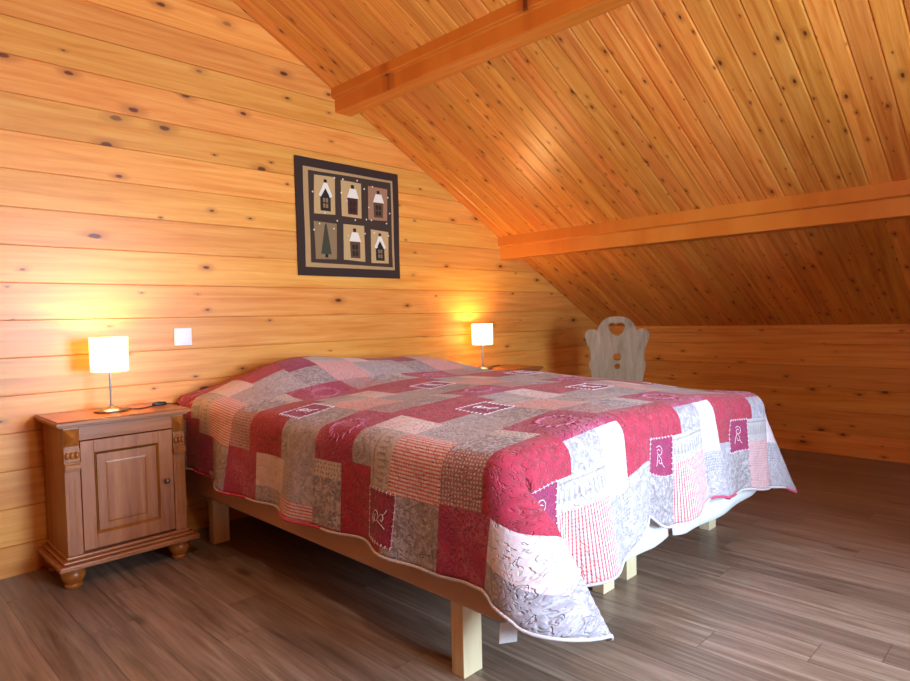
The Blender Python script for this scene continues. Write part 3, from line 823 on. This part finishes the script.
hr = [(a*K, zz(b)) for a, b in hh]; heart = smoothpoly(hr+[(-a, b) for a, b in hr[1:-1][::-1]], k=4)
circ = lambda cy, r: [(r*K*math.cos(2*PI*i/28), zz(cy)+r*K*math.sin(2*PI*i/28)) for i in range(28)]
slit = lambda a, b: [(-.0012, zz(a)), (.0012, zz(a)), (.0012, zz(b)), (-.0012, zz(b))]
bk = curve_board('backrest', outline, [heart, circ(405, 36), circ(488, 27), slit(236, 362), slit(447, 456)], .022, M['oldwood'], ch)
bk.location = (0, 0, 0)
bm = bmesh.new()
seat = [(-.17, .0), (.17, .0), (.21, .20), (.20, .38), (-.20, .38), (-.21, .20)]
vs0 = [bm.verts.new((a, b, .445)) for a, b in seat]; vs1 = [bm.verts.new((a, b, .475)) for a, b in seat]
bm.faces.new(vs0[::-1]); bm.faces.new(vs1)
for i in range(6): bm.faces.new((vs0[i], vs0[(i+1)%6], vs1[(i+1)%6], vs1[i]))
obj('seat', bm, M['oldwood'], ch, .006)
for x, y, dx, dy in ((-.13, .05, -.04, -.05), (.13, .05, .04, -.05), (-.15, .31, -.05, .05), (.15, .31, .05, .05)):
    bm = bmesh.new(); seg_ = 8
    for_r = [(.018, 0), (.022, .2), (.024, .445)]
    rings = []
    for r, z in for_r:
        u = 1-z/.445
        rings.append([bm.verts.new((x+dx*u+r*math.cos(2*PI*i/seg_), y+dy*u+r*math.sin(2*PI*i/seg_), z)) for i in range(seg_)])
    for a, b in zip(rings, rings[1:]):
        for i in range(seg_): bm.faces.new((a[i], a[(i+1)%seg_], b[(i+1)%seg_], b[i]))
    bm.faces.new(rings[0][::-1]); bm.faces.new(rings[-1]); obj('leg', bm, M['oldwood'], ch)

# ------------------------------------------------------------------ light
w = bpy.data.worlds.new('World'); SC.world = w; w.use_nodes = True
bg = w.node_tree.nodes['Background']; bg.inputs[0].default_value = (.62, .78, 1, 1); bg.inputs[1].default_value = 1.0
def area(name, loc, rot, sx, sy, e, col, spread=PI):
    li = bpy.data.lights.new(name, 'AREA'); li.shape = 'RECTANGLE'; li.size = sx; li.size_y = sy; li.energy = e; li.color = col; li.spread = spread
    o = bpy.data.objects.new(name, li); COL.objects.link(o); o.location = loc; o.rotation_euler = rot; return o
xm = (SKX0+SKX1)/2
area('roof_window_daylight', (xm+.14*math.sin(ANG), (SKY0+SKY1)/2, zc(xm)+.14*math.cos(ANG)), (0, ANG, 0), (SKX1-SKX0)/math.cos(ANG)-.1, SKY1-SKY0-.1, SKY_W, DAYC)
area('window_daylight', ((WX0+WX1)/2, YB-.2, (WZ0+WZ1)/2), (PI/2, 0, 0), WX1-WX0, WZ1-WZ0, DAY_W, DAYC, SPREAD)
extra_lights()

# ------------------------------------------------------------------ camera
yaw, pitch, roll = .786436687, .0367816297, -.0237724095
cy_, sy_, cp_, sp_ = math.cos(yaw), math.sin(yaw), math.cos(pitch), math.sin(pitch)
f_ = Vector((sy_*cp_, cy_*cp_, -sp_)); r_ = Vector((cy_, -sy_, 0)); u_ = r_.cross(f_)
r2, u2 = math.cos(roll)*r_+math.sin(roll)*u_, -math.sin(roll)*r_+math.cos(roll)*u_
cam = bpy.data.cameras.new('Camera'); co = bpy.data.objects.new('Camera', cam); COL.objects.link(co)
mw = Matrix((( r2.x, u2.x, -f_.x, 0), (r2.y, u2.y, -f_.y, -3.04920258*1.05), (r2.z, u2.z, -f_.z, 1.05), (0, 0, 0, 1)))
co.matrix_world = mw
cam.sensor_width = 36; cam.lens = 632.548/910*36; cam.clip_start = .05
SC.camera = co
vs = SC.view_settings; vs.view_transform = 'Standard'; vs.look = 'None'; vs.gamma = 1; vs.use_curve_mapping = False; vs.exposure = EXPO
